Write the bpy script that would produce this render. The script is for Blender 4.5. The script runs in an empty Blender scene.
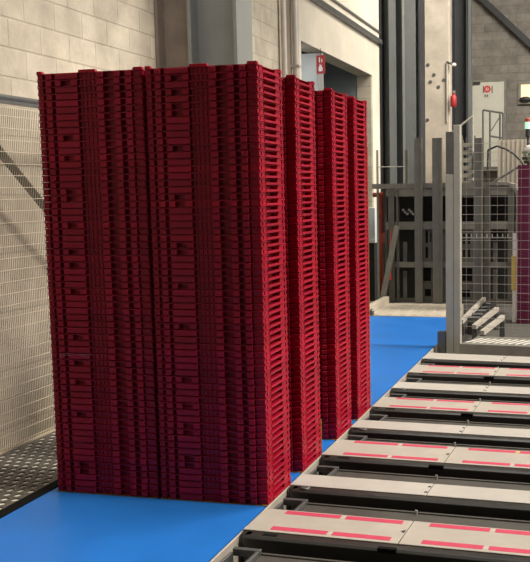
import bpy, math, random
from mathutils import Vector, Matrix
random.seed(7)
scene = bpy.context.scene
COL = scene.collection

# ------------------------------------------------------------------ materials
def new_mat(name):
    m = bpy.data.materials.new(name); m.use_nodes = True
    nt = m.node_tree
    return m, nt, nt.nodes['Principled BSDF']

def mat(name, col, rough=.5, metal=0., var=.0, scale=6., spec=.5, bump=0., bscale=80., rvar=0.):
    m, nt, b = new_mat(name)
    b.inputs['Roughness'].default_value = rough
    b.inputs['Metallic'].default_value = metal
    b.inputs['Specular IOR Level'].default_value = spec
    b.inputs['Base Color'].default_value = (*col, 1)
    if var or bump or rvar:
        tc = nt.nodes.new('ShaderNodeTexCoord')
    if var or rvar:
        n = nt.nodes.new('ShaderNodeTexNoise'); n.inputs['Scale'].default_value = scale
        n.inputs['Detail'].default_value = 6; n.inputs['Roughness'].default_value = .62
        nt.links.new(tc.outputs['Object'], n.inputs['Vector'])
    if var:
        r = nt.nodes.new('ShaderNodeValToRGB')
        r.color_ramp.elements[0].position = .3; r.color_ramp.elements[1].position = .72
        r.color_ramp.elements[0].color = (*[c * (1 - var) for c in col], 1)
        r.color_ramp.elements[1].color = (*[min(1, c * (1 + var * .6)) for c in col], 1)
        nt.links.new(n.outputs['Fac'], r.inputs['Fac'])
        nt.links.new(r.outputs['Color'], b.inputs['Base Color'])
    if rvar:
        mr = nt.nodes.new('ShaderNodeMapRange')
        mr.inputs['To Min'].default_value = max(.02, rough - rvar); mr.inputs['To Max'].default_value = min(1, rough + rvar)
        nt.links.new(n.outputs['Fac'], mr.inputs['Value']); nt.links.new(mr.outputs['Result'], b.inputs['Roughness'])
    if bump:
        n2 = nt.nodes.new('ShaderNodeTexNoise'); n2.inputs['Scale'].default_value = bscale
        n2.inputs['Detail'].default_value = 4
        nt.links.new(tc.outputs['Object'], n2.inputs['Vector'])
        bp = nt.nodes.new('ShaderNodeBump'); bp.inputs['Strength'].default_value = bump; bp.inputs['Distance'].default_value = .01
        nt.links.new(n2.outputs['Fac'], bp.inputs['Height']); nt.links.new(bp.outputs['Normal'], b.inputs['Normal'])
    return m

def block_mat(name, axis, c1, c2, cm, bw=.4, bh=.2, mortar=.009, loc=(0, 0), stain=.35):
    """concrete block masonry; axis picks which object axis runs along the wall"""
    m, nt, b = new_mat(name)
    b.inputs['Roughness'].default_value = .9; b.inputs['Specular IOR Level'].default_value = .15
    tc = nt.nodes.new('ShaderNodeTexCoord'); sp = nt.nodes.new('ShaderNodeSeparateXYZ'); cb = nt.nodes.new('ShaderNodeCombineXYZ')
    nt.links.new(tc.outputs['Object'], sp.inputs[0])
    nt.links.new(sp.outputs[axis], cb.inputs['X']); nt.links.new(sp.outputs['Z'], cb.inputs['Y'])
    mp = nt.nodes.new('ShaderNodeMapping'); mp.inputs['Location'].default_value = (loc[0], loc[1], 0)
    nt.links.new(cb.outputs[0], mp.inputs['Vector'])
    br = nt.nodes.new('ShaderNodeTexBrick')
    br.inputs['Color1'].default_value = (*c1, 1); br.inputs['Color2'].default_value = (*c2, 1); br.inputs['Mortar'].default_value = (*cm, 1)
    br.inputs['Scale'].default_value = 1; br.inputs['Mortar Size'].default_value = mortar
    br.inputs['Mortar Smooth'].default_value = .35; br.inputs['Brick Width'].default_value = bw; br.inputs['Row Height'].default_value = bh
    nt.links.new(mp.outputs[0], br.inputs['Vector'])
    no = nt.nodes.new('ShaderNodeTexNoise'); no.inputs['Scale'].default_value = 3.2; no.inputs['Detail'].default_value = 8; no.inputs['Roughness'].default_value = .7
    nt.links.new(tc.outputs['Object'], no.inputs['Vector'])
    rp = nt.nodes.new('ShaderNodeValToRGB'); rp.color_ramp.elements[0].position = .3; rp.color_ramp.elements[1].position = .7
    rp.color_ramp.elements[0].color = (1 - stain, 1 - stain, 1 - stain, 1); rp.color_ramp.elements[1].color = (1, 1, 1, 1)
    nt.links.new(no.outputs['Fac'], rp.inputs['Fac'])
    mx = nt.nodes.new('ShaderNodeMix'); mx.data_type = 'RGBA'; mx.blend_type = 'MULTIPLY'; mx.inputs['Factor'].default_value = 1
    nt.links.new(br.outputs['Color'], mx.inputs['A']); nt.links.new(rp.outputs['Color'], mx.inputs['B'])
    nt.links.new(mx.outputs['Result'], b.inputs['Base Color'])
    bp = nt.nodes.new('ShaderNodeBump'); bp.inputs['Strength'].default_value = .5; bp.inputs['Distance'].default_value = .012; bp.invert = True
    nt.links.new(br.outputs['Fac'], bp.inputs['Height'])
    n2 = nt.nodes.new('ShaderNodeTexNoise'); n2.inputs['Scale'].default_value = 60
    nt.links.new(tc.outputs['Object'], n2.inputs['Vector'])
    b2 = nt.nodes.new('ShaderNodeBump'); b2.inputs['Strength'].default_value = .25; b2.inputs['Distance'].default_value = .004
    nt.links.new(n2.outputs['Fac'], b2.inputs['Height']); nt.links.new(bp.outputs['Normal'], b2.inputs['Normal'])
    nt.links.new(b2.outputs['Normal'], b.inputs['Normal'])
    return m

def crate_mat(name, col, rough):
    """plastic tinted a little by each crate's own object colour"""
    m, nt, b = new_mat(name)
    oi = nt.nodes.new('ShaderNodeObjectInfo')
    mx = nt.nodes.new('ShaderNodeMix'); mx.data_type = 'RGBA'; mx.blend_type = 'MULTIPLY'; mx.inputs['Factor'].default_value = 1
    mx.inputs['A'].default_value = (*col, 1)
    nt.links.new(oi.outputs['Color'], mx.inputs['B'])
    tc = nt.nodes.new('ShaderNodeTexCoord'); no = nt.nodes.new('ShaderNodeTexNoise'); no.inputs['Scale'].default_value = 14; no.inputs['Detail'].default_value = 5
    nt.links.new(tc.outputs['Object'], no.inputs['Vector'])
    mr = nt.nodes.new('ShaderNodeMapRange'); mr.inputs['To Min'].default_value = .82; mr.inputs['To Max'].default_value = 1.12
    nt.links.new(no.outputs['Fac'], mr.inputs['Value'])
    m2 = nt.nodes.new('ShaderNodeMix'); m2.data_type = 'RGBA'; m2.blend_type = 'MULTIPLY'; m2.inputs['Factor'].default_value = 1
    nt.links.new(mx.outputs['Result'], m2.inputs['A']); nt.links.new(mr.outputs['Result'], m2.inputs['B'])
    nt.links.new(m2.outputs['Result'], b.inputs['Base Color'])
    b.inputs['Roughness'].default_value = rough; b.inputs['Specular IOR Level'].default_value = .22
    return m

def emit(name, col, s):
    m, nt, b = new_mat(name)
    b.inputs['Base Color'].default_value = (*col, 1)
    b.inputs['Emission Color'].default_value = (*col, 1); b.inputs['Emission Strength'].default_value = s
    return m

M = dict(
    red=crate_mat('red_crate_plastic', (.41, .007, .032), .36),
    purple=mat('purple_crate_plastic', (.13, .005, .045), .5, var=.2, scale=10),
    belt=mat('blue_belt', (.016, .17, .60), .42, var=.12, scale=2.5, spec=.35, bump=.06, bscale=300, rvar=.08),
    black=mat('black_plastic', (.032, .031, .029), .38, var=.25, scale=8),
    rubber=mat('black_rubber', (.006, .006, .006), .85, spec=.12),
    steel=mat('galvanised_steel', (.42, .40, .36), .45, .35, var=.15, scale=9, rvar=.1),
    plate=mat('brushed_cover_plate', (.52, .475, .415), .48, .12, var=.10, scale=7, rvar=.1),
    white=mat('pale_cover_plate', (.58, .55, .50), .42, .12, var=.08, scale=7, rvar=.08),
    pink=mat('pink_tape', (.62, .06, .125), .55, var=.1, scale=20),
    tray=mat('dull_grey_channel', (.095, .09, .08), .5, .2, var=.2, scale=10),
    dark=mat('dark_void_steel', (.03, .028, .025), .7, var=.3),
    perf=mat('perforated_walkway', (.13, .118, .10), .5, .2, var=.25, scale=9),
    pan=mat('pale_pan', (.90, .87, .80), .6),
    wire=mat('cream_wire', (.66, .58, .45), .45, .1, var=.1, scale=4),
    wire2=mat('zinc_wire', (.5, .48, .43), .4, .3),
    rail=mat('grey_rail', (.16, .165, .165), .4, .5, var=.2, scale=12),
    colgrey=mat('grey_column_paint', (.23, .24, .225), .5, var=.12, scale=3),
    colblue=mat('blue_grey_column_paint', (.15, .165, .17), .5, var=.15, scale=2),
    coldark=mat('dark_column_paint', (.035, .037, .042), .6, var=.25, scale=3),
    brown=mat('brown_column_paint', (.25, .20, .16), .6, var=.2),
    plaster=mat('cream_plaster', (.74, .68, .57), .8, var=.14, scale=1.6, bump=.2, bscale=30),
    concrete=mat('pillar_concrete', (.50, .45, .38), .85, var=.25, scale=2.2, bump=.3, bscale=30),
    floor=mat('concrete_floor', (.09, .085, .075), .75, var=.25, scale=3),
    bluegrey=mat('pale_blue_panel', (.70, .76, .76), .6, var=.06),
    slate=mat('slate_panel', (.21, .24, .245), .6, var=.25, scale=2),
    signred=mat('sign_red', (.42, .03, .035), .5, var=.1),
    signwhite=mat('sign_white', (.85, .82, .78), .5),
    mach=mat('machine_grey_green', (.135, .13, .108), .55, .2, var=.22, scale=6),
    machlight=mat('machine_pale_grey', (.24, .23, .195), .5, .2, var=.2, scale=6),
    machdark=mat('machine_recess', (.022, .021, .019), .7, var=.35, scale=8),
    postdark=mat('dark_guard_post', (.15, .15, .135), .5, .25, var=.15, scale=8),
    postlight=mat('pale_guard_post', (.44, .43, .37), .5, .1, var=.12, scale=8),
    apron=mat('beige_ramp_plate', (.56, .50, .41), .55, .1, var=.15, scale=3),
    doorwhite=mat('white_door_paint', (.66, .65, .57), .5, var=.06),
    orange=mat('orange_red_paint', (.55, .09, .04), .5, var=.25, scale=12),
    hanging=mat('red_hanging_bag', (.70, .06, .05), .55, var=.2, scale=20),
    yellow=mat('yellow_post', (.72, .50, .12), .5, var=.15),
    slip=mat('tan_slip_sheet', (.32, .16, .05), .8, var=.2),
    scuff=mat('pale_scuff', (.42, .16, .18), .8, var=.3, scale=60),
    leaf=mat('grey_green_leaves', (.13, .17, .08), .7, var=.4, scale=30),
    window=emit('lit_window', (1., .80, .48), .75),
    green=emit('green_lamp', (.55, 1., .72), .6),
    wallblock=block_mat('cream_block_wall', 'Y', (.70, .63, .51), (.60, .535, .43), (.56, .50, .40), loc=(.155, .0), stain=.36),
    backblock=block_mat('grey_block_wall', 'X', (.36, .335, .30), (.28, .262, .238), (.27, .25, .226), stain=.45),
)

# ------------------------------------------------------------------ mesh builder
class MB:
    def __init__(s): s.v = []; s.f = []
    def box(s, x0, x1, y0, y1, z0, z1, rot=None, piv=None):
        i = len(s.v)
        vs = [Vector((x, y, z)) for z in (z0, z1) for x, y in ((x0, y0), (x1, y0), (x1, y1), (x0, y1))]
        if rot is not None:
            p = Vector(piv) if piv else Vector(((x0 + x1) / 2, (y0 + y1) / 2, (z0 + z1) / 2))
            vs = [rot @ (v - p) + p for v in vs]
        s.v += vs
        for q in ((0, 3, 2, 1), (4, 5, 6, 7), (0, 1, 5, 4), (1, 2, 6, 5), (2, 3, 7, 6), (3, 0, 4, 7)): s.f.append([i + k for k in q])
        return s
    def tube(s, a, b, r, n=8, r2=None):
        a, b = Vector(a), Vector(b); d = (b - a).normalized()
        u = d.orthogonal().normalized(); w = d.cross(u); r2 = r if r2 is None else r2
        i = len(s.v)
        for c, rr in ((a, r), (b, r2)):
            for k in range(n):
                t = 2 * math.pi * k / n
                s.v.append(c + (u * math.cos(t) + w * math.sin(t)) * rr)
        for k in range(n): s.f.append([i + k, i + (k + 1) % n, i + n + (k + 1) % n, i + n + k])
        s.f.append([i + k for k in range(n)][::-1]); s.f.append([i + n + k for k in range(n)])
        return s
    def path(s, pts, r, n=8):
        for a, b in zip(pts, pts[1:]): s.tube(a, b, r, n)
        return s
    def bar(s, a, b, w, h, up=(0, 0, 1)):
        a, b = Vector(a), Vector(b); d = (b - a).normalized(); up = Vector(up)
        x = d.cross(up).normalized() * (w / 2); y = x.cross(d).normalized() * (h / 2)
        i = len(s.v)
        for c in (a, b): s.v += [c - x - y, c + x - y, c + x + y, c - x + y]
        for q in ((3, 2, 1, 0), (4, 5, 6, 7), (0, 1, 5, 4), (1, 2, 6, 5), (2, 3, 7, 6), (3, 0, 4, 7)): s.f.append([i + k for k in q])
        return s
    def prism(s, prof, axis, a0, a1):
        """extrude a closed 2-D outline along x ('x': prof is y,z) or y ('y': prof is x,z) or z ('z': prof is x,y)"""
        i = len(s.v); n = len(prof)
        for a in (a0, a1):
            for p, q in prof:
                s.v.append(Vector({'x': (a, p, q), 'y': (p, a, q), 'z': (p, q, a)}[axis]))
        s.f.append([i + k for k in range(n)][::-1]); s.f.append([i + n + k for k in range(n)])
        for k in range(n): s.f.append([i + k, i + (k + 1) % n, i + n + (k + 1) % n, i + n + k])
        return s
    def lathe(s, c, prof, n=16):
        i = len(s.v); c = Vector(c)
        for r, z in prof:
            for k in range(n):
                t = 2 * math.pi * k / n
                s.v.append(c + Vector((r * math.cos(t), r * math.sin(t), z)))
        for j in range(len(prof) - 1):
            for k in range(n):
                s.f.append([i + j * n + k, i + j * n + (k + 1) % n, i + (j + 1) * n + (k + 1) % n, i + (j + 1) * n + k])
        s.f.append([i + k for k in range(n)][::-1]); s.f.append([i + (len(prof) - 1) * n + k for k in range(n)])
        return s
    def mesh(s, name, m, bevel=0):
        me = bpy.data.meshes.new(name); me.from_pydata([tuple(v) for v in s.v], [], s.f); me.update()
        import bmesh
        bm = bmesh.new(); bm.from_mesh(me)
        if bevel:
            bmesh.ops.bevel(bm, geom=[e for e in bm.edges if e.calc_face_angle(0) > .6], offset=bevel, segments=1, affect='EDGES', clamp_overlap=True)
        bmesh.ops.recalc_face_normals(bm, faces=bm.faces); bm.to_mesh(me); bm.free()
        me.materials.append(m)
        return me
    def build(s, name, m, parent=None, bevel=0, smooth=False):
        me = s.mesh(name, m, bevel)
        if smooth:
            for p in me.polygons: p.use_smooth = len(p.vertices) == 4
        o = bpy.data.objects.new(name, me); COL.objects.link(o)
        if parent is not None:
            o.parent = parent; o.matrix_parent_inverse = parent.matrix_basis.inverted()
        return o

def tag(o, label, cat, group=None, kind=None):
    if label: o['label'] = label
    if cat: o['category'] = cat
    if group: o['group'] = group
    if kind: o['kind'] = kind
    return o
def thing(name, label, cat, loc=(0, 0, 0), rz=0, group=None):
    o = bpy.data.objects.new(name, None); COL.objects.link(o); o.empty_display_size = .1
    o.matrix_basis = Matrix.Translation(loc) @ Matrix.Rotation(rz, 4, 'Z')
    return tag(o, label, cat, group)
def struct(name, mb, m, bevel=0):
    o = mb.build(name, m, None, bevel); o['kind'] = 'structure'; return o
def part(name, mb, m, parent, local=True, bevel=0, smooth=False, label=None):
    o = mb.build(name, m, None, bevel, smooth); o.parent = parent
    if not local: o.matrix_parent_inverse = parent.matrix_basis.inverted()
    if label: o['label'] = label
    return o
def RZ(a): return Matrix.Rotation(a, 3, 'Z')

# ------------------------------------------------------------------ camera (solved from the photograph)
F, CX, CY, YAW, PITCH, ROLL = 975.4, 347.2, 308.4, .2548, .1198, .0151
CP = Vector((1.6376, -4.5994, 1.5934))
fw = Vector((-math.sin(YAW) * math.cos(PITCH), math.cos(YAW) * math.cos(PITCH), -math.sin(PITCH)))
rt = Vector((math.cos(YAW), math.sin(YAW), 0)); dn = fw.cross(rt)
c_, s_ = math.cos(ROLL), math.sin(ROLL)
rx, dx = rt * c_ + dn * s_, -rt * s_ + dn * c_
cam = bpy.data.cameras.new('camera'); co = bpy.data.objects.new('camera', cam); COL.objects.link(co)
mw = Matrix((rx, -dx, -fw)).transposed().to_4x4(); mw.translation = CP
co.matrix_world = mw
cam.sensor_fit = 'HORIZONTAL'; cam.sensor_width = 36; cam.lens = F * 36 / 530
cam.shift_x = (265 - CX) / 530; cam.shift_y = (CY - 281) / 530
cam.clip_end = 200
scene.camera = co
def P(u, v, axis, val):
    """where the sight line through a picture point meets a real plane of the hall"""
    d = rx * ((u - CX) / F) + dx * ((v - CY) / F) + fw
    i = 'xyz'.index(axis)
    return CP + d * ((val - CP[i]) / d[i])

# ------------------------------------------------------------------ the hall
FZ = -.15                                     # floor level; belt and walkway tops lie at z = 0
WX = -2.3                                     # face of the left wall
BY = 20.                                      # face of the back wall
struct('floor', MB().box(-4, 9, -7, BY + .3, FZ - .1, FZ), M['floor'])
struct('wall_left', MB().box(WX - .25, WX, -7, 8.15, FZ, 8).box(WX - .25, WX, 12.4, BY, FZ, 8).box(WX - .25, WX, 8.15, 12.4, 3.6, 8), M['wallblock'])
struct('wall_back', MB().box(-4, 9, BY, BY + .25, FZ, 8), M['backblock'])
struct('ceiling', MB().box(-4, 2.3, -7, BY + .3, 8.0, 8.2), M['coldark'])
# plastered stretch round the doorway (a render coat 2 cm thick on the blocks)
pl = MB().box(WX + .001, WX + .02, 8.2, 13.0, 3.6, 4.2).box(WX + .001, WX + .02, 12.42, 13.0, FZ, 3.6).box(WX + .001, WX + .02, 8.0, 8.2, FZ, 4.2).box(WX + .001, WX + .02, 8.0, 13., 4.27, 6.9)
struct('trim_1', pl, M['plaster'])
struct('trim_2', MB().box(WX + .001, WX + .09, 8.0, 13.0, 4.2, 4.27).box(WX + .001, WX + .05, 8.0, 13, 4.40, 4.43), M['rail'])
# the recess behind the opening
struct('door_1', MB().box(WX - .95, WX - .87, 8.0, 11.7, FZ, 3.7), M['slate'])
struct('wall_recess', MB().box(WX - 1.2, WX - 1.1, 7.2, 16, FZ, 4.5).box(WX - 1.1, WX - .251, 12.41, 12.5, FZ, 4.5), M['slate'])

# H-section columns standing against the wall
def hcol(name, label, x0, x1, y0, d, mats, h=7.):
    t = thing(name, label, 'column', ((x0 + x1) / 2, y0 + d / 2, FZ))
    w = MB().box(x0, x1, y0 + d / 2 - .02, y0 + d / 2 + .02, FZ, h); part('web', w, mats[0], t, False)
    a = MB().box(x1, x1 + .03, y0, y0 + d, FZ, h); part('flange', a, mats[1], t, False)
    b = MB().box(x0 - .03, x0, y0, y0 + d, FZ, h); part('flange', b, mats[2], t, False)
    return t
hc = hcol('steel_column', 'grey steel column against block wall, just behind the front stacks', -1.95, -1.54, 3.75, .40, (M['colgrey'], M['colgrey'], M['colgrey']))
part('backing_channel', MB().box(-2.295, -2.27, 3.75, 4.15, FZ, 7).box(-2.27, -1.985, 3.9, 3.93, FZ, 7), M['brown'], hc, False, label='brown channel beside the wall')
hb = hcol('steel_column', 'large blue-grey steel column beyond the doorway, behind the machine frame', -2.25, -1.57, 13.05, .5, (M['colblue'], M['coldark'], M['coldark']))
part('cover_strip', MB().box(-2.1, -1.98, 13.0, 13.06, FZ, 7).box(-2.1, -2.06, 13.06, 13.28, FZ, 7), M['colblue'], hb, False)
part('cover_strip', MB().box(-1.86, -1.82, 13.02, 13.06, FZ, 7), M['colgrey'], hb, False)
part('web_panel', MB().box(-1.82, -1.62, 13.04, 13.06, FZ, 7), M['colblue'], hb, False)  # added ahead of the recessed web so this stretch catches light
hd = hcol('steel_column', 'near-black steel column in the corner by the grey block wall', -1.55, -1.27, 17.2, .5, (M['coldark'], M['coldark'], M['coldark']))
part('edge_strip', MB().box(-1.24, -1.18, 17.35, 17.45, FZ, 7), M['colblue'], hd, False)

# concrete pillar with its fittings
cp = thing('concrete_pillar', 'pale concrete pillar between the blue-grey and near-black columns', 'pillar', (-1.5, 15.3, FZ))
part('shaft', MB().box(-2.02, -1.30, 15.0, 15.3, FZ, 7.9), M['concrete'], cp, False, bevel=.02)
an = MB()
for u, v in ((428, 65), (430.5, 82), (434, 75), (438.5, 87), (444, 80), (427.5, 120)):
    p = P(u, v, 'y', 15); an.tube((p.x, 15.005, p.z), (p.x, 14.985, p.z), .035, 10)
part('anchor_hole', an, M['rail'], cp, False)
cd = thing('wall_conduit', 'thin grey conduit with a small bracket lamp on the concrete pillar', 'pipe', (-1.35, 14.97, 2))
a, b = P(447, 62, 'y', 14.97), P(447, 122, 'y', 14.97); c = P(454, 65, 'y', 14.9)
part('pipe', MB().tube(a, b, .02), M['steel'], cd, False); part('bracket', MB().tube(a, c, .022), M['rail'], cd, False)
part('lamp', MB().lathe(c - Vector((0, 0, .03)), ((.02, 0), (.045, .02), (.045, .05), (.015, .07))), M['signwhite'], cd, False)
p = P(453.5, 100, 'y', 14.9)
ex = thing('fire_extinguisher', 'red extinguisher hung high on the concrete pillar', 'extinguisher', (p.x, 14.9, p.z))
part('cylinder', MB().lathe((p.x, 14.9, p.z - .14), ((.03, 0), (.06, .02), (.06, .2), (.04, .23), (.02, .25))), M['signred'], ex, False, smooth=True)
part('hood', MB().lathe((p.x, 14.9, p.z + .11), ((.018, 0), (.03, .02), (.03, .04), (.012, .06))), mat('faded_pink_hood', (.25, .12, .11), .6), ex, False, smooth=True)
part('bracket', MB().box(p.x - .03, p.x + .03, 14.98, 15.0, p.z - .15, p.z + .2), M['rail'], ex, False)

# pipes beside the opening
wp = thing('wall_pipes', 'dark slot and pale vertical pipes left of the doorway', 'pipe', (WX + .05, 7.8, FZ))
part('slot_cover', MB().box(WX + .001, WX + .04, 7.42, 7.66, FZ, 7), M['brown'], wp, False)
part('pipe', MB().tube((WX + .07, 7.80, FZ), (WX + .07, 7.80, 7), .045, 12), M['plate'], wp, False, smooth=True)
part('pipe', MB().tube((WX + .07, 7.32, FZ), (WX + .07, 7.32, 7), .035, 12), M['plate'], wp, False, smooth=True)
part('clip', MB().box(WX + .001, WX + .125, 7.75, 7.85, 3.2, 3.23).box(WX + .001, WX + .125, 7.75, 7.85, 2.6, 2.63), M['plate'], wp, False)
# fire sign hung in the doorway
fs = thing('fire_sign', 'red fire sign with a white flame hanging in the doorway', 'sign', (-2.24, 9, 3.25))
lp = thing('door_panel', 'pale blue-grey door leaf standing open in the doorway', 'door', (-2.6, 9.1, FZ))
a, b = P(302, 60, 'y', 9.3), P(318, 60, 'y', 9.3)
part('leaf', MB().box(a.x - .1, b.x, 9.3, 9.36, FZ, 3.58), M['bluegrey'], lp, False)
part('edge', MB().box(b.x, b.x + .06, 9.29, 9.37, FZ, 3.58), M['steel'], lp, False)
a, b = P(316.2, 55.5, 'y', 9), P(325, 73.5, 'y', 9)
part('board', MB().box(a.x, b.x, 9.0, 9.012, b.z, a.z), M['signred'], fs, False)
w, hgt = b.x - a.x, a.z - b.z
fl = [(.30, .12), (.24, .22), (.28, .34), (.38, .44), (.42, .56), (.52, .42), (.56, .50), (.66, .38), (.74, .26), (.68, .13)]
part('flame_symbol', MB().prism([(a.x + q * w, b.z + r * hgt) for q, r in fl], 'y', 8.994, 9.0), M['signwhite'], fs, False)
part('upper_symbol', MB().box(a.x + .32 * w, a.x + .44 * w, 8.994, 9.0, b.z + .62 * hgt, b.z + .88 * hgt).box(a.x + .6 * w, a.x + .7 * w, 8.994, 9.0, b.z + .62 * hgt, b.z + .8 * hgt), M['signwhite'], fs, False)
part('hanger', MB().tube((a.x + w / 2, 9.006, a.z), (a.x + w / 2, 9.006, 3.6), .006), M['rail'], fs, False)

# ------------------------------------------------------------------ left walkway, mesh fence, strut
def perforated(x0, x1, y0, y1, px, py, r, z0, z1, n=12):
    mb = MB(); nx = round((x1 - x0) / px); ny = round((y1 - y0) / py)
    px = (x1 - x0) / nx; py = (y1 - y0) / ny
    for j in range(ny):
        off = 0 if j % 2 else px / 2
        xs = [x0 + off + k * px for k in range(nx if not off else nx - 1)]
        ya, yb = y0 + j * py, y0 + (j + 1) * py
        if off:
            mb.box(x0, x0 + off, ya, yb, z0, z1); mb.box(x1 - off, x1, ya, yb, z0, z1)
        for xa in xs:
            xb = xa + px; cx, cy = (xa + xb) / 2, (ya + yb) / 2
            i = len(mb.v)
            for k in range(n):
                t = 2 * math.pi * (k + .5) / n; c, s = math.cos(t), math.sin(t)
                q = 1 / max(abs(c), abs(s))
                mb.v.append(Vector((cx + c * q * px / 2, cy + s * q * py / 2, z1)))
            for zz in (z1, z0):
                for k in range(n):
                    t = 2 * math.pi * (k + .5) / n
                    mb.v.append(Vector((cx + math.cos(t) * r, cy + math.sin(t) * r * 1.32, zz)))
            for k in range(n):
                k2 = (k + 1) % n
                mb.f.append([i + k, i + k2, i + n + k2, i + n + k]); mb.f.append([i + n + k, i + n + k2, i + 2 * n + k2, i + 2 * n + k])
    return mb
wk = thing('perforated_walkway', 'grey perforated metal walkway between the blue belt and mesh fence', 'walkway', (-1.6, 1, FZ))
part('tread_plate', perforated(-1.94, -1.305, -2.4, 3.7, .065, .074, .0205, -.003, 0), M['perf'], wk, False)
part('pan', MB().box(-1.94, -1.305, -2.4, 3.7, FZ, -.008), M['pan'], wk, False, label='pale pan seen through the holes')
part('edge_strip', MB().box(-1.304, -1.235, -2.4, 7.5, FZ, .004), M['rubber'], wk, False, label='black edge strip')

fe = thing('mesh_fence', 'cream wire mesh fence under a grey rail along the left wall', 'fence', (-1.97, 1, FZ))
mb = MB(); y = -2.
while y < 3.68:
    mb.box(-1.952, -1.948, y - .0013, y + .0013, .012, 2.14); y += .0205
part('vertical_wires', mb, mat('dull_wire', (.40, .35, .265), .5), fe, False)
mb = MB(); z = .03
while z < 2.14:
    mb.box(-1.948, -1.9435, -2, 3.68, z - .0018, z + .0018); z += .0735
part('horizontal_wires', mb, M['wire'], fe, False)
part('top_rail', MB().box(-1.985, -1.935, -2, 3.68, 2.165, 2.185).tube((-1.96, -2, 2.20), (-1.96, 3.68, 2.20), .022, 10), M['rail'], fe, False)
part('bottom_rail', MB().box(-1.97, -1.942, -2, 3.68, 0, .012), M['wire'], fe, False)
for yy in (-2, 3.65):
    part('post', MB().box(-1.99, -1.955, yy - .03, yy + .03, FZ, 2.2), M['rail'], fe, False)
a, b = P(-20, 127, 'x', -2.1), P(80, 251, 'x', -2.1)
part('diagonal_brace', MB().bar(a, b, .012, .068, (1, 0, 0)), M['coldark'], fe, False, label='dark diagonal flat bar')
MBR = None

# ------------------------------------------------------------------ belt conveyor
bc = thing('belt_conveyor', 'bright blue flat belt carrying the red stacks', 'conveyor', (-.6, 2, FZ))
part('belt', MB().box(-1.232, .004, -4.2, 7.46, -.006, 0), M['belt'], bc, False)
part('bed', MB().box(-1.232, .004, -4.15, 7.43, FZ, -.006), M['tray'], bc, False)
part('return_roller', MB().tube((-1.22, 7.47, -.055), (0, 7.47, -.055), .05, 16), M['steel'], bc, False, smooth=True)

# ------------------------------------------------------------------ folded crates
NL, PH, SZ = 64, 2.211 / 64, .0045
HX, HY = .2985, .1985
def X(fr): return -HX + fr * 2 * HX
CB = {}
h0, h1 = .0012, PH - .0014
# every mesh has its origin at the crate's base centre
b = MB()
b.box(-HX + .030, HX - .040, -HY + .030, HY - .024, .0, PH - .00002)            # recessed tray
b.box(-HX + .016, HX - .016, -HY + .018, HY - .014, .0, .0045)                # floor lip
b.box(X(.40), X(.57), -HY + .021, -HY + .031, .0, PH - .00002)                 # flat centre field
for k in range(4): b.box(X(.412 + k * .04), X(.430 + k * .04), -HY + .017, -HY + .021, .004, h1 - .006)
CB['base'] = b.mesh('base', M['red'])
r = MB().box(-HX + .006, HX - .006, -HY + .0045, -HY + .03, h1 - .0045, h1 - .0008)
CB['long_rail'] = r.mesh('long_rail', M['red'])
r = MB().box(-HX + .004, HX - .004, HY - .02, HY - .005, h1 - .0055, h1 - .0015)
for f0, f1 in ((.10, .155), (.2, .39), (.58, .64), (.74, .79), (.845, .895)): r.box(X(f0), X(f1), HY - .022, HY, .006, h1 - .006)
CB['back_rail'] = r.mesh('back_rail', M['red'])
def corner(sx, sy):
    m = MB(); lx, ly = (.055 if sx > 0 else .034), (.096 if sy < 0 else .112)
    x0, x1 = sorted((sx * HX, sx * (HX - lx))); y0, y1 = sorted((sy * (HY - .004), sy * (HY - ly)))
    # post set back from the long side, with a skin and a notch on the short side
    ysk = sorted((sy * (HY - (.014 if sy < 0 else .004)), sy * (HY - ly)))
    m.box(x0, x1, ysk[0], ysk[1], h0, .0065); m.box(*sorted((sx * (HX - .001), sx * (HX - lx))), ysk[0], ysk[1], h1 - .0062, h1)
    m.box(*sorted((sx * (HX - .010), sx * (HX - lx))), ysk[0], ysk[1], .0065, h1 - .0062)
    spans = ((.014, .040), (.054, ly)) if sy < 0 else ((.004, .024), (.046, ly))
    for p_, q_ in spans: m.box(*sorted((sx * (HX - .0045), sx * (HX - .010))), *sorted((sy * (HY - p_), sy * (HY - q_))), .0065, h1 - .0062)
    return m
CORN = [(1, 1), (1, -1), (-1, 1), (-1, -1)]
for k, (sx, sy) in enumerate(CORN): CB['corner%d' % k] = corner(sx, sy).mesh('corner_post', M['red'], .0008)
for k, (f0, f1) in enumerate(((.095, .15), (.58, .64), (.74, .795), (.845, .90))):
    CB['rib%d' % k] = MB().box(X(f0), X(f1), -HY, -HY + .031, .003, h1 - .0050).mesh('side_rib', M['red'], .0012)
CB['flat'] = MB().box(X(.185), X(.395), -HY + .0005, -HY + .031, .003, h1 - .0050).mesh('folded_panel', M['red'], .0012)
CB['slot'] = MB().box(X(.185), X(.24), -HY + .0005, -HY + .031, .003, h1 - .0050).box(X(.335), X(.395), -HY + .0005, -HY + .031, .003, h1 - .0050).box(X(.185), X(.395), -HY + .02, -HY + .031, .0045, .009).mesh('folded_panel', M['red'], .0012)
for s, nm in ((1, 'endR'), (-1, 'endL')):
    m = MB().box(*sorted((s * HX, s * (HX - .045))), -HY + .097, HY - .113, .002, .0135)
    m.box(*sorted((s * (HX - .036), s * (HX - .045))), -HY + .097, HY - .113, .0135, h1)
    m.box(*sorted((s * (HX - .010), s * (HX - .040))), -HY + .097, HY - .113, h1 - .0022, h1)
    CB[nm] = m.mesh('end_rail', M['red'], .001)
def lug(x0, x1, y0, y1):
    return MB().prism([(x0, h1 - .001), (x1, h1 - .001), (x1 - .004, h1 + .013), (x0 + .004, h1 + .013)], 'y', y0, y1).mesh('stacking_lug', M['red'], .001)
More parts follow.
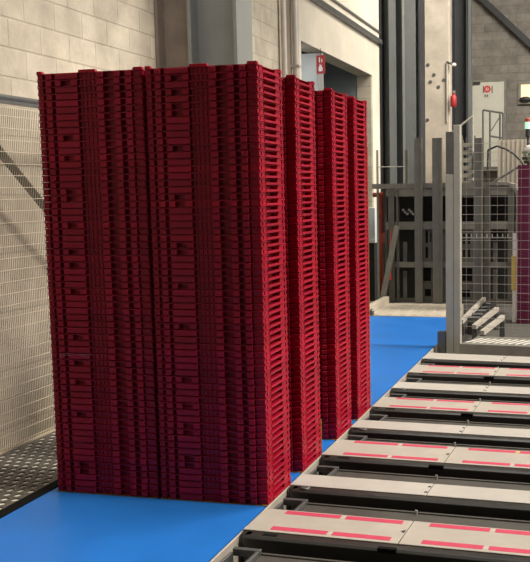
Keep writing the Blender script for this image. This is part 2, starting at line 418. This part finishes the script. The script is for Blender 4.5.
for nm_, xa_, xb_ in (('L', -HX, -HX + .034), ('C', X(.40), X(.565)), ('R', HX - .055, HX)):
    CB['lugF' + nm_] = lug(xa_, xb_, -HY + .010, -HY + .035); CB['lugB' + nm_] = lug(xa_, xb_, HY - .03, HY - .004)
def proto(kind, top=False):
    t = bpy.data.objects.new('folded_crate', None); COL.objects.link(t); t.empty_display_size = .05
    names = [('base', 'base'), ('long_rail', 'long_rail'), ('back_rail', 'back_rail')]
    names += [('corner_post', 'corner%d' % k) for k in range(4)] + [('side_rib', 'rib%d' % k) for k in range(4)]
    names += [('folded_panel', kind), ('end_rail', 'endR'), ('end_rail', 'endL')]
    if top: names += [('stacking_lug', 'lug' + q + r) for q in 'FB' for r in 'LCR']
    for n, k in names:
        o = bpy.data.objects.new(n, CB[k]); COL.objects.link(o); o.parent = t
    return t
protos = {}
used = set()
def ordinal(n):
    suf = 'th' if 10 <= n % 100 <= 20 else {1: 'st', 2: 'nd', 3: 'rd'}.get(n % 10, 'th')
    return '%d%s' % (n, suf)
def place_crate(kind, loc, rz, tint, label, group):
    if kind not in protos: protos[kind] = proto(kind[0], kind[1])
    src = protos[kind]
    if kind in used:
        t = src.copy(); COL.objects.link(t); kids = []
        for ch in src.children:
            c = ch.copy(); COL.objects.link(c); c.parent = t; kids.append(c)
    else:
        t = src; kids = list(t.children); used.add(kind)
    t.location = loc; t.rotation_euler = (0, 0, rz)
    for c in kids: c.color = tint
    tag(t, label, 'crate', group)
    return t
STK = [('front-left stack', -.894, .163, {1, 9, 12, 17, 18, 22, 26, 28, 32, 39, 43, 46, 51, 59, 60}),
       ('front-right stack', -.283, .160, {1, 3, 5, 6, 11, 18, 19, 25, 26, 31, 37, 45, 49, 52, 53, 57, 58}),
       ('second stack behind the front', -.283, .765, {0, 4, 9, 15, 22, 30, 41, 47, 55}),
       ('third stack behind the front', -.283, 1.515, {1, 6, 13, 20, 29, 36, 44, 52}),
       ('rearmost red stack', -.281, 2.075, {2, 8, 14, 25, 33, 42, 50, 61})]
for si, (nm, sx, sy, slots) in enumerate(STK):
    tag(MB().box(sx - .297, sx + .297, sy - .197, sy + .1995, .0002, SZ - .0006).build('slip_sheet', M['slip']),
        'thin tan slip sheet on the blue belt under the ' + nm, 'sheet', 'slip sheets under the red stacks')
    drift = 0
    for k in range(NL):                                  # k counts from the top
        z = SZ + (NL - 1 - k) * PH
        top = (k == 0)
        v = random.uniform(.86, 1.1); hue = random.uniform(-.06, .06)
        if k in (14, 19) and si == 1: v = 1.2
        tint = (v, v * (1 + hue), v * (1 - hue * 2), 1)
        jx, jy = random.uniform(-.0012, .0012), random.uniform(-.0012, .0012)
        where = 'topmost' if top else ('bottom' if k == NL - 1 else ordinal(k + 1) + ' from the top')
        lab = ('topmost flat-folded red plastic crate with raised lugs, on the ' if top else
               'bottom flat-folded red plastic crate of the ' if k == NL - 1 else
               'flat-folded red plastic crate, %s in the ' % where) + nm
        t = place_crate(('slot' if k in slots else 'flat', top), (sx + jx, sy + jy, z), random.uniform(-.0025, .0025), tint, lab, 'folded red crates in the ' + nm)
        if si == 0 and k == 42:
            sc = MB()
            for f0, f1, za, zb in ((.10, .115, .004, .030), (.115, .42, .0275, .030), (.13, .22, .02, .0225), (.3, .40, .019, .022)):
                sc.box(X(f0), X(f1), -HY - .0006, -HY + .0004, za, zb)
            part('scuff', sc, M['scuff'], t, label='pale scuff marks')
            t['label'] = 'flat-folded red crate with pale scuffs, 43rd from the top in the front-left stack'
# yellow edge guards at the back corners of two stacks
for nm, sy, hh in (('second stack behind the front', .765, .22), ('rearmost red stack', 2.075, 1.9)):
    tag(MB().box(.003, .016, sy + .2005, sy + .2035, .0002, hh).build('edge_strip', M['yellow']), 'thin yellow strip at the back right edge of the ' + nm, 'strip')

# ------------------------------------------------------------------ cross conveyor on the right
XR = 3.3
cf = thing('cross_conveyor_frame', 'dark conveyor bed under the pale plates, edged by a pale rail along the belt', 'conveyor', (1.6, 1.8, FZ))
part('bed', MB().box(.05, XR, -1.6, 4.86, FZ, -.1465), M['dark'], cf, False)
part('edge_rail', MB().box(.020, .030, -2.2, 5.0, FZ, .010), M['plate'], cf, False, bevel=.002)
ROWS = [(-1.10, -.88, 'w'), (-.455, -.145, 'p'), (.262, .465, 'w'), (.885, 1.246, 'p'), (1.583, 1.795, 'w'),
        (2.222, 2.565, 'p'), (2.92, 3.165, 'w'), (3.61, 3.98, 'p'), (4.30, 4.62, 'w')]
ORD = ['lowest', 'nearest', 'second', 'second', 'third', 'third', 'fourth', 'fourth', 'farthest']
def rowlabel(i):
    kind = ROWS[i][2]
    same = [j for j in range(len(ROWS)) if ROWS[j][2] == kind and j > 0]
    w = ['first', 'second', 'third', 'fourth', 'fifth'][same.index(i)] if i > 0 else 'zeroth'
    return w
PW = .725
for i, (ya, yb, kd) in enumerate(ROWS):
    if i == 0: continue
    a = -.045 if i < 8 else -.08
    yc = (ya + yb) / 2; d = (yb - ya) / 2
    rl = rowlabel(i)
    for k in range(4):
        x0, x1 = (.034 if k == 0 else .062 + k * PW), .062 + (k + 1) * PW - .004
        pos = ['leftmost', 'second', 'third', 'fourth'][k]
        lab = ('pale metal cover plate with pink strips, %s along the %s pink-striped row from the front' if kd == 'p' else
               'plain narrow pale cover plate, %s along the %s plain row from the front') % (pos, rl)
        cxp = (x0 + x1) / 2
        t = thing('cover_plate', lab, 'plate', (cxp, yc + (cxp - .6) * a, -.075), a, 'pale cover plates of the cross conveyor')
        hw = (x1 - x0) / 2
        sh = MB().box(-hw, hw, -d, d, .088, .095).box(-hw + .01, hw - .01, -d + .015, d - .015, 0, .088)
        part('sheet', sh, M['plate'] if kd == 'p' else M['white'], t, bevel=.002)
        if kd == 'p':
            for yy in (d - .036, -d + .046):
                xs = ((hw - .636, hw - .351), (hw - .326, hw - .04)) if yy > 0 else ((hw - .623, hw - .346), (hw - .321, hw - .042))
                for xa, xb in xs:
                    part('pink_strip', MB().box(xa, xb, yy - .024, yy + .024, .0948, .0962), M['pink'], t, bevel=.004)
            for yy, xg in ((d - .036, hw - .3385), (-d + .046, hw - .3335)): part('white_mark', MB().box(xg - .009, xg + .009, yy - .018, yy + .018, .0948, .0956), M['white'], t)
            part('fastener', MB().prism([(hw - .022, 0), (hw - .003, -.02), (hw - .001, 0), (hw - .003, .02)], 'z', .0948, .097), M['black'], t, label='dark fastener at the seam')
            if i == 3 and k == 1:
                part('label_patch', MB().box(hw - .349, hw - .328, d - .053, d - .017, .0950, .0962), M['yellow'], t, label='small yellow patch')
        else:
            part('fastener', MB().tube((hw - .008, -d * .55, .0948), (hw - .008, -d * .55, .0975), .009, 10).tube((hw - .008, d * .4, .0948), (hw - .008, d * .4, .0975), .009, 10), M['black'], t)
    # black chain guide in front of each row of plates
    L = XR - .08
    t = thing('chain_guide', 'black chain guide along the front of the %s %s row of plates' % (rl, 'pink-striped' if kd == 'p' else 'plain'), 'guide rail', (.045, ya + (.045 - .6) * a, -.075), a, 'black chain guides between the cover plates')
    g = MB().prism([(-.075, -.071), (-.075, .080), (-.062, .092), (-.014, .092), (-.002, .088), (-.002, -.071)], 'x', .016, L)
    part('guide_body', g, M['black'], t, bevel=.002)
    part('rounded_end', MB().tube((.018, -.038, -.071), (.018, -.038, .092), .026, 16), M['black'], t, smooth=True)
    if kd == 'w': part('pulley_cap', MB().lathe((.085, -.038, .0915), ((.028, 0), (.028, .006), (.018, .009))), M['rail'], t, smooth=True, label='grey round cap')
    else:
        part('slot_plate', MB().box(.10, .17, -.055, -.025, .0915, .0935), M['rubber'], t)
        for k in range(4): part('slot_plate', MB().box(.66 + k * PW, .745 + k * PW, -.0775, -.052, .074, .0940), M['rubber'], t)
    # grey channel between this guide and the next plate row towards the viewer
    yn = ROWS[i - 1][1]
    dep = ya - .075 - yn
    t = thing('chain_channel', 'grey metal chain channel in front of the %s %s row of plates' % (rl, 'pink-striped' if kd == 'p' else 'plain'), 'channel', (.032, yn + (.032 - .6) * (a if i < 8 else -.045) + (.012 if i == 8 else 0), -.075), a if i < 8 else -.05, 'grey chain channels between the cover plates')
    w = dep * .66 - (.03 if i == 8 else 0)
    part('trough', MB().box(.15, L, .004, w, -.071, .060).box(.15, L, w - .016, w, .060, .068), M['tray'], t, bevel=.002)
    part('lip', MB().box(.155, L, .003, .012, .060, .080), M['steel'], t, bevel=.002)
    part('bracket', MB().box(.02, .15, w - .028, w, .05, .084).box(.132, .148, .012, w - .028, -.07, .082).box(.012, .024, .012, w - .028, -.07, .07), M['rail'], t, bevel=.002)
    for k in range(3): part('bolt', MB().tube((.79 - .06 + k * PW, w - .03, .058), (.79 - .06 + k * PW, w - .03, .084), .007, 10), M['steel'], t)

# ------------------------------------------------------------------ guard fence on the right
fa = -.10
gf = thing('guard_fence', 'zinc wire mesh guard fence with a pale end post beside the plates', 'fence', (.2, 5.16, FZ), fa)
zo = -FZ
part('end_post', MB().box(-.064, .014, -.03, .03, 0, 1.74 + zo), M['postlight'], gf, bevel=.004)
part('end_post', MB().box(.016, .082, -.025, .05, 0, 2.225 + zo), M['postlight'], gf, bevel=.004)
part('post_plate', MB().box(-.06, .014, -.028, .028, 1.745 + zo, 2.16 + zo), M['rail'], gf)
mb = MB(); z = .22
while z < 2.12: mb.box(.082, 2.4, -.0045, -.0003, z + zo - .0022, z + zo + .0022); z += .0865
part('horizontal_wires', mb, M['wire2'], gf)
mb = MB(); x = .14
while x < 2.4: mb.box(x - .0008, x + .0008, 0, .002, .2 + zo, 2.1 + zo); x += .078
part('vertical_wires', mb, M['wire2'], gf)
part('bottom_rail', MB().box(.082, 2.4, -.03, .02, 0, .045 + zo), M['steel'], gf, bevel=.004)
part('far_post', MB().box(2.4, 2.48, -.03, .03, 0, 2.1 + zo), M['postlight'], gf)
part('foot_block', MB().box(-.15, -.066, -.05, .05, 0, .16 + zo), M['rail'], gf, bevel=.006, label='dark block at the foot of the post')
rp = thing('ribbed_plate', 'pale perforated kick plate behind the guard fence, its light slots painted as white ribs', 'plate', (.35, 5.25, FZ), fa)
part('sheet', MB().box(-.02, 2.2, 0, .5, 0, .03 + zo), M['machlight'], rp)
mb = MB(); x = 0.0
while x < 2.1:
    mb.box(x, x + .022, .03, .36, .0295 + zo, .0325 + zo, Matrix.Rotation(-.35, 3, 'Z')); x += .074
part('rib', mb, M['signwhite'], rp)  # white ribs stand in for light coming through the plate's slots

# ------------------------------------------------------------------ beyond the belt
ap = thing('transfer_plate', 'beige sheet metal plate between the belt end and the grey machine', 'plate', (-.7, 8.2, FZ))
mb = MB().box(-1.25, -.2, 7.53, 8.9, FZ, .0)
for k in range(6): mb.box(-1.17 + k * .16, -1.10 + k * .16, 7.6, 8.85, 0, .006)
part('sheet', mb, M['apron'], ap, False)
part('side_curb', MB().box(-1.33, -1.255, 7.55, 8.88, FZ, .1), M['apron'], ap, False, bevel=.005)
p = P(374, 309, 'y', 7.6)
tag(MB().lathe((-1.2, 7.56, .006), ((.03, 0), (.03, .05), (.018, .075), (.004, .08)), 12).build('sensor_knob', M['rail']), 'small grey knob at the far left corner of the belt', 'knob')

def px(mb, u0, v0, u1, v1, y, d=.06):
    """a box on the plane y whose outline was measured in the photograph"""
    a, b = P(u0, v0, 'y', y), P(u1, v1, 'y', y)
    mb.box(min(a.x, b.x), max(a.x, b.x), y, y + d, min(a.z, b.z), max(a.z, b.z)); return mb

mf = thing('machine_frame', 'large grey machine frame of posts, beams and cut-out panels behind the belt', 'machine', (-.4, 9.3, FZ))
Y1 = 9.1
for u0, u1, nm in ((388, 395, 'upright'), (396, 399, 'upright'), (508, 514, 'upright'), (484, 490, 'upright')):
    m = px(MB(), u0, 190, u1, 303, Y1, .08); part(nm, m, M['mach'], mf, False)
for v0, v1 in ((186, 195), (222, 229), (262, 268), (298, 304)):
    part('beam', px(MB(), 386, v0, 516, v1, Y1 + .02, .07), M['machlight'] if v0 < 290 else M['mach'], mf, False)
# panels standing between the posts
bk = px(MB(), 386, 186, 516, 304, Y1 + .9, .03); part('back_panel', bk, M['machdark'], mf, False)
for (u0, v0, u1, v1) in ((421.5, 225, 432, 303), (441.5, 225, 447, 303), (460, 225, 474, 303), (484, 195, 489, 303)):
    part('panel', px(MB(), u0, v0, u1, v1, Y1 + .05, .03), M['mach'], mf, False)
for (u0, v0, u1, v1) in ((425.5, 231, 428, 243), (425.5, 247, 428, 258), (430, 233, 431.3, 242), (423, 267, 431, 281), (425, 289, 431, 296), (463, 234, 465, 244), (468, 234, 470, 244), (463, 248, 465, 258), (468, 248, 470, 258), (462, 268, 472, 281), (462, 290, 470, 297)):
    part('cutout', px(MB(), u0, v0, u1, v1, Y1 + .045, .006), M['rubber'], mf, False)
for u0, v0, u1, v1 in ((403, 242, 407, 262), (403, 271, 407, 300), (493, 242, 497, 262), (493, 270, 497, 300)):
    part('piston_rod', px(MB(), u0, v0, u1, v1, Y1 + .2, .03), M['machlight'], mf, False)
m = MB(); a = P(397, 226, 'y', Y1 - .15); b = P(382, 302, 'y', Y1 - .15); m.bar(a, b, .07, .07, (0, 1, 0)); part('slanting_strut', m, M['machlight'], mf, False)
m = MB()
for k in range(6):
    q = P(403 + k * 2, 210 + (k % 3) * 2, 'y', Y1 + .15); m.tube((q.x, q.y, q.z), (q.x, q.y + .06, q.z), .018, 10)
part('valve_cluster', m, M['steel'], mf, False)
# rounded hood along its right-hand end
q0, q1 = P(489, 186, 'y', Y1), P(519, 215, 'y', Y1)
pr = []
R_ = .2; x1 = q1.x; zt = q0.z + .05
for k in range(9):
    t = math.pi / 2 * (1 - k / 8); pr.append((x1 - R_ + R_ * math.cos(t), zt - R_ + R_ * math.sin(t)))
pr += [(x1, .9), (x1 - .04, .9)]
for k in range(9):
    t = math.pi / 2 * (k / 8); pr.append((x1 - R_ + (R_ - .04) * math.cos(t), zt - R_ + (R_ - .04) * math.sin(t)))
pr += [(q0.x, zt - .04), (q0.x, zt)]
part('rounded_hood', MB().prism(pr, 'y', Y1 - .02, Y1 + .8), M['machlight'], mf, False)
part('top_plate', px(MB(), 372, 184, 500, 187, Y1, .9), M['machlight'], mf, False)
a, b = P(378, 187, 'y', Y1), P(378, 303, 'y', Y1)
part('upright', px(MB(), 384, 187, 388, 303, Y1 + .5, .06), M['mach'], mf, False)

for (u0, u1, vt, lab) in ((414, 421.5, 138, 'left of the two tall dark guard posts before the machine frame'), (432, 441.5, 138, 'right of the two tall dark guard posts before the machine frame'), (474, 482.5, 138, 'tall dark guard post seen through the mesh fence')):
    a, b = P(u0, vt, 'y', 8.93), P(u1, vt, 'y', 8.93)
    t = thing('guard_post', lab, 'post', ((a.x + b.x) / 2, 8.96, FZ))
    w = b.x - a.x
    part('profile', MB().box(a.x, b.x - w * .3, 8.93, 9.0, FZ, a.z), M['postdark'], t, False)
    part('front_strip', MB().box(b.x - w * .3, b.x, 8.925, 9.0, FZ, a.z), M['mach'], t, False)
a, b = P(405, 150, 'y', 9.6), P(408, 186, 'y', 9.6)
t = thing('slim_post', 'slim pale post on the machine frame against the blue-grey column', 'post', (a.x, 9.6, b.z))
part('profile', MB().box(a.x, b.x, 9.6, 9.63, b.z - .02, a.z), M['mach'], t, False)
a, b = P(376, 150, 'y', 9.6), P(378.5, 190, 'y', 9.6)
t = thing('slim_post', 'slim pale post beside the rear red stack', 'post', (a.x, 9.6, FZ))
part('profile', MB().box(a.x, b.x, 9.6, 9.63, FZ, a.z), M['postlight'], t, False)
tag(MB().tube(P(377, 167, 'y', 9.6), P(405, 166.5, 'y', 9.6), .006).build('guard_cable', M['wire2']), 'thin pale cable strung between two slim posts', 'cable')

# red pipework and a hanging bag left of the machine
rpw = thing('red_pipework', 'orange-red pipework beside the left end of the grey machine', 'pipe', (-1.55, 10., FZ))
Y2 = 10.0
part('header_pipe', MB().tube(P(373, 195, 'y', Y2), P(390, 194, 'y', Y2), .035, 12), M['orange'], rpw, False, smooth=True)
part('riser_pipe', MB().tube(P(381, 195, 'y', Y2), P(381.5, 300, 'y', Y2), .032, 12), M['orange'], rpw, False, smooth=True)
part('valve_box', px(MB(), 381, 233, 387, 243, Y2 - .08, .07), M['orange'], rpw, False)
part('flange', MB().tube(P(381, 214, 'y', Y2), P(381, 217, 'y', Y2), .05, 12), M['orange'], rpw, False)
q = P(389.5, 280, 'y', 9.05)
hgb = thing('hanging_bag', 'small bright red bag hanging from a cord on the grey machine', 'bag', (q.x, 9.05, q.z))
part('pouch', MB().lathe((q.x, 9.02, q.z), ((.02, 0), (.035, .01), (.03, .1), (.018, .17), (.006, .2))), M['hanging'], hgb, False, smooth=True)
part('cord', MB().tube((q.x, 9.02, q.z + .19), P(391, 229, 'y', 9.05), .006), M['hanging'], hgb, False)
wc = thing('control_cabinet', 'pale grey cabinet behind the rear red stack', 'cabinet', (-1.8, 10.4, FZ))
part('body', px(MB(), 366, 208, 375, 243, 10.4, .25), M['bluegrey'], wc, False)
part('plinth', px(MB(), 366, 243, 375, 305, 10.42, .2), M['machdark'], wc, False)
part('handle', px(MB(), 370, 240, 375, 243, 10.38, .02), M['signwhite'], wc, False)

# low toothed roller tracks seen through the fence
for v0, y, lab, n in ((235, 8.6, 'upper row of small pale rollers behind the mesh fence', 26),):
    t = thing('roller_track', lab, 'rollers', P(460, v0, 'y', y))
    a, b = P(456, v0, 'y', y), P(530, v0, 'y', y)
    part('track', MB().box(a.x, b.x + .8, y, y + .03, a.z - .045, a.z - .03), M['steel'], t, False)
    part('support', MB().box(b.x + .55, b.x + .6, y, y + .03, FZ, a.z - .045).box(a.x + .02, a.x + .05, y + .03, y + .06, FZ, a.z - .03), M['mach'], t, False)
    m = MB()
    for k in range(n):
        x = a.x + (b.x + .75 - a.x) * k / (n - 1); m.tube((x, y + .015, a.z - .03), (x, y + .015, a.z + .012), .007, 8)
    part('roller', m, M['wire2'], t, False)
# three slanting rails on the floor behind the fence
for (u0, v0, u1, v1, pos) in ((461, 322, 484, 299, 'leftmost'), (474, 327, 497, 309, 'middle'), (482, 333, 503, 317, 'rightmost')):
    a, b = P(u0, v0, 'z', .02), P(u1, v1, 'z', .10)
    t = thing('conveyor_rail', '%s of three pale slanting rails on the floor behind the mesh fence' % pos, 'rail', ((a.x + b.x) / 2, (a.y + b.y) / 2, FZ))
    part('beam', MB().bar(a, b, .05, .05), M['plate'], t, False)
    part('foot', MB().box(a.x - .03, a.x + .03, a.y + .05, a.y + .1, FZ, .0), M['rail'], t, False); part('foot', MB().box(b.x - .03, b.x + .03, b.y - .1, b.y - .05, FZ, .06), M['rail'], t, False)
m = MB()
for k in range(5):
    a = P(470 + k * 3, 318 - k * 3.5, 'z', .03); m.tube((a.x - .05, a.y, .03), (a.x + .12, a.y + .02, .03), .02, 8)
rl_ = thing('roller_bed', 'dark roller bed lying between the slanting rails', 'rollers', (a.x, a.y, FZ)); part('roller', m, M['rail'], rl_, False)
a0, a1 = P(466, 322, 'z', 0), P(492, 303, 'z', 0)
part('base', MB().box(a0.x + .02, a1.x + .05, a0.y - .02, a1.y + .1, FZ, .0), M['dark'], rl_, False)
# yellow bollard with white top
a, b = P(511.5, 256, 'y', 8.2), P(516, 290, 'y', 8.2)
yb = thing('yellow_post', 'yellow-faced post beside the purple crate stack', 'post', ((a.x + b.x) / 2, 8.2, FZ))
part('yellow_sleeve', MB().box(a.x, b.x, 8.2, 8.25, b.z, a.z), M['yellow'], yb, False)
c = P(513, 233, 'y', 8.2)
part('core', MB().box(a.x + .012, b.x, 8.21, 8.24, FZ, c.z), M['signwhite'], yb, False)

# far stack of purple crates: the repeats past the three hundred nearest
a = P(517, 310, 'y', 8.1); zt = P(517, 165, 'y', 8.1).z
mb = MB(); n = 52; ph = (zt - 0.0 - FZ) / n
for k in range(n):
    z = FZ + k * ph
    mb.box(a.x, a.x + .6, 8.1, 8.5, z + .004, z + ph); mb.box(a.x + .01, a.x + .59, 8.11, 8.49, z, z + .004)
    for q in (.04, .19, .35, .5): mb.box(a.x + q, a.x + q + .06, 8.095, 8.1, z + .008, z + ph - .004)
tag(mb.build('folded_crate', M['purple']), 'stack of dark purple folded crates behind the mesh fence at the right', 'crate', 'purple crates in the far stack', 'stuff')

# ------------------------------------------------------------------ back of the hall
YB = BY - .02
dw = thing('white_door', 'white upstairs door with a red round sign on the back wall', 'door', P(488, 160, 'y', BY))
a, b = P(472.5, 82.5, 'y', YB - .04), P(504, 168, 'y', YB - .04)
part('leaf', MB().box(a.x, b.x, YB - .05, YB, b.z, a.z), M['doorwhite'], dw, False)
part('frame', MB().box(a.x - .05, a.x, YB - .07, YB, b.z, a.z + .05).box(b.x, b.x + .05, YB - .07, YB, b.z, a.z + .05).box(a.x, b.x, YB - .07, YB, a.z, a.z + .05), M['backblock'] if False else M['machlight'], dw, False)
part('closer', px(MB(), 473, 82, 480, 84, YB - .12, .06), M['coldark'], dw, False)
c = P(487.3, 89, 'y', YB - .06)
ring = MB()
for k in range(20):
    t0, t1 = 2 * math.pi * k / 20, 2 * math.pi * (k + 1) / 20
    ring.prism([(c.x + r * math.cos(t), c.z + r * math.sin(t)) for r, t in ((.04, t0), (.085, t0), (.085, t1), (.04, t1))], 'y', YB - .062, YB - .05)
ring.box(c.x - .012, c.x + .012, YB - .062, YB - .05, c.z - .02, c.z + .02)
part('red_sign', ring, M['hanging'], dw, False, label='red ring sign')
br_ = MB()
for u in (483, 491.6): px(br_, u, 86, u + 1, 93, YB - .062, .012)
part('sign_bracket_mark', br_, M['rail'], dw, False)
mk = MB()
q = P(486.3, 96, 'y', YB - .06); s = .034
mk.bar((q.x - s, q.y, q.z - s), (q.x - s, q.y, q.z + s), .015, .015, (0, 1, 0)); mk.bar((q.x - s, q.y, q.z + s), (q.x, q.y, q.z - .01), .015, .015, (0, 1, 0))
mk.bar((q.x, q.y, q.z - .01), (q.x + s, q.y, q.z + s), .015, .015, (0, 1, 0)); mk.bar((q.x + s, q.y, q.z + s), (q.x + s, q.y, q.z - s), .015, .015, (0, 1, 0))
part('mark', mk, M['rail'], dw, False)
# landing and stairs
ld = thing('stair_landing', 'grey steel landing and railing below the white door', 'landing', P(490, 168, 'y', 18.6))
zl = P(490, 168, 'y', YB).z
xa, xb = P(470, 168, 'y', 18.6).x, P(512, 168, 'y', 18.6).x
part('deck', MB().box(xa, xb, 18.4, BY - .09, zl - .1, zl - .002), M['mach'], ld, False)
part('support_column', MB().box(xb - .12, xb, 18.4, 18.5, FZ, zl - .1), M['mach'], ld, False)
part('support_column', MB().box(xa, xa + .12, 18.4, 18.5, FZ, zl - .1), M['mach'], ld, False)
rg = MB()
for u0, v0, u1, v1 in ((483, 110, 503, 113), (483, 110, 483, 168), (490, 111, 490, 168), (500, 113, 500, 168), (503, 113, 503, 168), (490, 136, 503, 138)):
    rg.tube(P(u0, v0, 'y', 18.45), P(u1, v1, 'y', 18.45), .022, 8)
rg.tube(P(491, 131, 'y', 18.45), P(499, 118, 'y', 18.45), .012, 6)
part('railing', rg, M['rail'], ld, False)
st = thing('steel_stairs', 'grey steel stairs with pale treads under the near-black column', 'stairs', P(470, 190, 'y', 13))
for k in range(8):
    v = 143 + k * 7.6
    m = MB(); a, b = P(463, v, 'y', 15 - k * .25), P(474, v + 4, 'y', 15 - k * .25)
    m.box(a.x, b.x, a.y, a.y + .25, b.z, a.z); part('tread', m, M['machlight'], st, False)
m = MB()
for u in (462, 475):
    a, b = P(u, 140, 'y', 15.2), P(u, 205, 'y', 13.0); m.bar((a.x, a.y, a.z), (b.x, b.y, b.z), .2, .04, (1, 0, 0))
    m.box(b.x - .02, b.x + .02, 12.9, 13.1, FZ, b.z + .05); m.box(a.x - .02, a.x + .02, 15.1, 15.3, FZ, a.z)
part('stringer', m, M['mach'], st, False)
m = MB(); m.tube(P(450, 134, 'y', 14.6), P(473, 116, 'y', 14.6), .022).tube(P(450, 134, 'y', 14.6), (P(450, 134, 'y', 14.6).x, 14.6, FZ), .022)
m.tube(P(473, 116, 'y', 14.6), (P(473, 116, 'y', 14.6).x, 14.6, FZ), .022)
part('handrail', m, M['steel'], st, False)
# dark diagonal band high on the back wall
a, b = P(470, -12, 'y', BY - .15), P(545, 58, 'y', BY - .15)
tag(MB().bar(a, b, .14, .2, (0, 1, 0)).build('diagonal_band', M['coldark']), 'dark diagonal band high across the grey back wall', 'band')
# lit window with something dark on its sill
a, b = P(521, 84.5, 'y', YB), P(545, 101, 'y', YB)
o = MB().box(a.x, b.x, YB - .0, BY - .001, b.z, a.z).build('window_1', M['window']); o['kind'] = 'structure'
m = MB().box(a.x - .06, a.x, YB - .04, BY, b.z - .06, a.z + .06).box(a.x, b.x, YB - .04, BY, a.z, a.z + .06).box(a.x - .06, b.x, YB - .08, BY, b.z - .06, b.z)
o = m.build('trim_3', M['machlight']); o['kind'] = 'structure'
q = P(525.5, 101, 'y', YB - .05)
tag(MB().lathe((q.x, q.y - .04, b.z), ((.12, 0), (.15, .03), (.13, .08), (.07, .11)), 14).build('dark_bundle', M['coldark'], smooth=True), 'dark rounded bundle on the sill of the lit window', 'bundle')
# signal tower
a = P(528, 131, 'y', 9.5)
sg = thing('signal_tower', 'signal lamp with orange top and lit green section', 'lamp', (a.x, 9.5, FZ))
def zc(v): return P(528, v, 'y', 9.5).z
part('pole', MB().tube((a.x, 9.5, FZ), (a.x, 9.5, zc(137)), .015), M['coldark'], sg, False)
part('dark_section', MB().lathe((a.x, 9.5, zc(137)), ((.03, 0), (.035, .01), (.035, zc(129) - zc(137)))), M['coldark'], sg, False)
part('green_section', MB().lathe((a.x, 9.5, zc(129)), ((.045, 0), (.045, zc(122) - zc(129)))), M['green'], sg, False)
part('orange_section', MB().lathe((a.x, 9.5, zc(122)), ((.042, 0), (.042, (zc(118) - zc(122)) * .8), (.03, zc(118) - zc(122)))), M['orange'], sg, False)
# leafy potted plant standing on the purple stack, pale wrap on top
q = P(525, 165, 'y', 8.25); q.z = zt
wr = thing('green_net_bundle', 'grey-green netting bundle with white wrap on top of the purple stack', 'bundle', (q.x + .05, 8.3, zt))
m = MB()
for k in range(90):
    t = random.uniform(0, 6.28); r = random.uniform(0, .11); z = random.uniform(0, .17)
    c = Vector((q.x + .07 + r * math.cos(t), 8.3 + r * math.sin(t), zt + z))
    m.box(c.x - .02, c.x + .02, c.y - .008, c.y + .008, c.z, c.z + .03, Matrix.Rotation(random.uniform(-1, 1), 3, 'X') @ Matrix.Rotation(t, 3, 'Z'))
part('netting', m, M['leaf'], wr, False)
part('white_wrap', MB().lathe((q.x + .07, 8.3, zt + .15), ((.05, 0), (.085, .02), (.09, .06), (.06, .10), (.02, .11))).lathe((q.x + .03, 8.27, zt + .09), ((.02, 0), (.05, .02), (.05, .04), (.02, .06))), M['signwhite'], wr, False, smooth=True)
# cable and pole
pts = [P(u, v, 'y', 9.8) for u, v in ((487, 190), (488, 150), (497, 146), (506, 149), (514, 154), (521, 161), (526, 171))]
tag(MB().path(pts, .014).build('sagging_cable', M['coldark']), 'black cable sagging above the rounded hood at the right', 'cable')
tag(MB().tube(P(492, 183, 'y', 9.3), P(520, 166, 'y', 9.3), .017).build('slanting_pole', M['rail']), 'dark slanting pole above the rounded machine hood', 'pole')
# back panelling behind the fence
a, b = P(498, 140, 'y', 12), P(535, 300, 'y', 12)
ls = thing('ribbed_screen', 'tall pale ribbed screen behind the machine frame at the right', 'screen', (a.x, 12, FZ))
m = MB(); x = a.x
while x < b.x + 1: m.box(x, x + .025, 12, 12.02, FZ, a.z); x += .075
part('slats', m, M['apron'], ls, False)
part('backing', MB().box(a.x, b.x + 1, 12.021, 12.04, FZ, a.z), M['concrete'], ls, False)

# ------------------------------------------------------------------ light
w = bpy.data.worlds.new('world'); scene.world = w; w.use_nodes = True
bg = w.node_tree.nodes['Background']; bg.inputs['Color'].default_value = (1., .93, .84, 1); bg.inputs['Strength'].default_value = .03
def area(name, loc, target, sx, sy, power, col):
    l = bpy.data.lights.new(name, 'AREA'); l.shape = 'RECTANGLE'; l.size = sx; l.size_y = sy; l.energy = power; l.color = col
    o = bpy.data.objects.new(name, l); COL.objects.link(o); o.location = loc
    d = Vector(target) - Vector(loc); o.rotation_euler = d.to_track_quat('-Z', 'Y').to_euler()
    return o
area('skylight_right', (5.6, 6.5, 6.6), (-.8, 4.5, .6), 3.0, 12, 1000, (1, .93, .83))
area('belt_fill', (.4, .75, 7.6), (.4, .75, 0), 4.5, 1.5, 300, (1, .95, .88))  # added overhead fill, brightens the belt but misses the stack fronts
area('recess_fill', (-2.75, 8.35, 3.3), (-2.7, 9.3, 3.2), .4, .4, 3.2, (1, .98, .95))  # added fill inside the recess to brighten the pale leaf
area('hall_fill', (2.2, 11.5, 7.2), (-.4, 18.5, 2.2), 4, 2.5, 780, (1, .92, .8))  # added fill for the back wall, white door and pillar
s = bpy.data.lights.new('sun', 'SUN'); s.energy = 2.8; s.angle = math.radians(8); s.color = (1, .9, .76)
so = bpy.data.objects.new('sun', s); COL.objects.link(so); so.rotation_euler = Vector((-.68, -.0, -.72)).to_track_quat('-Z', 'Y').to_euler()

scene.view_settings.view_transform = 'Standard'; scene.view_settings.look = 'None'
scene.view_settings.exposure = -.05; scene.view_settings.gamma = 1; scene.view_settings.use_curve_mapping = False
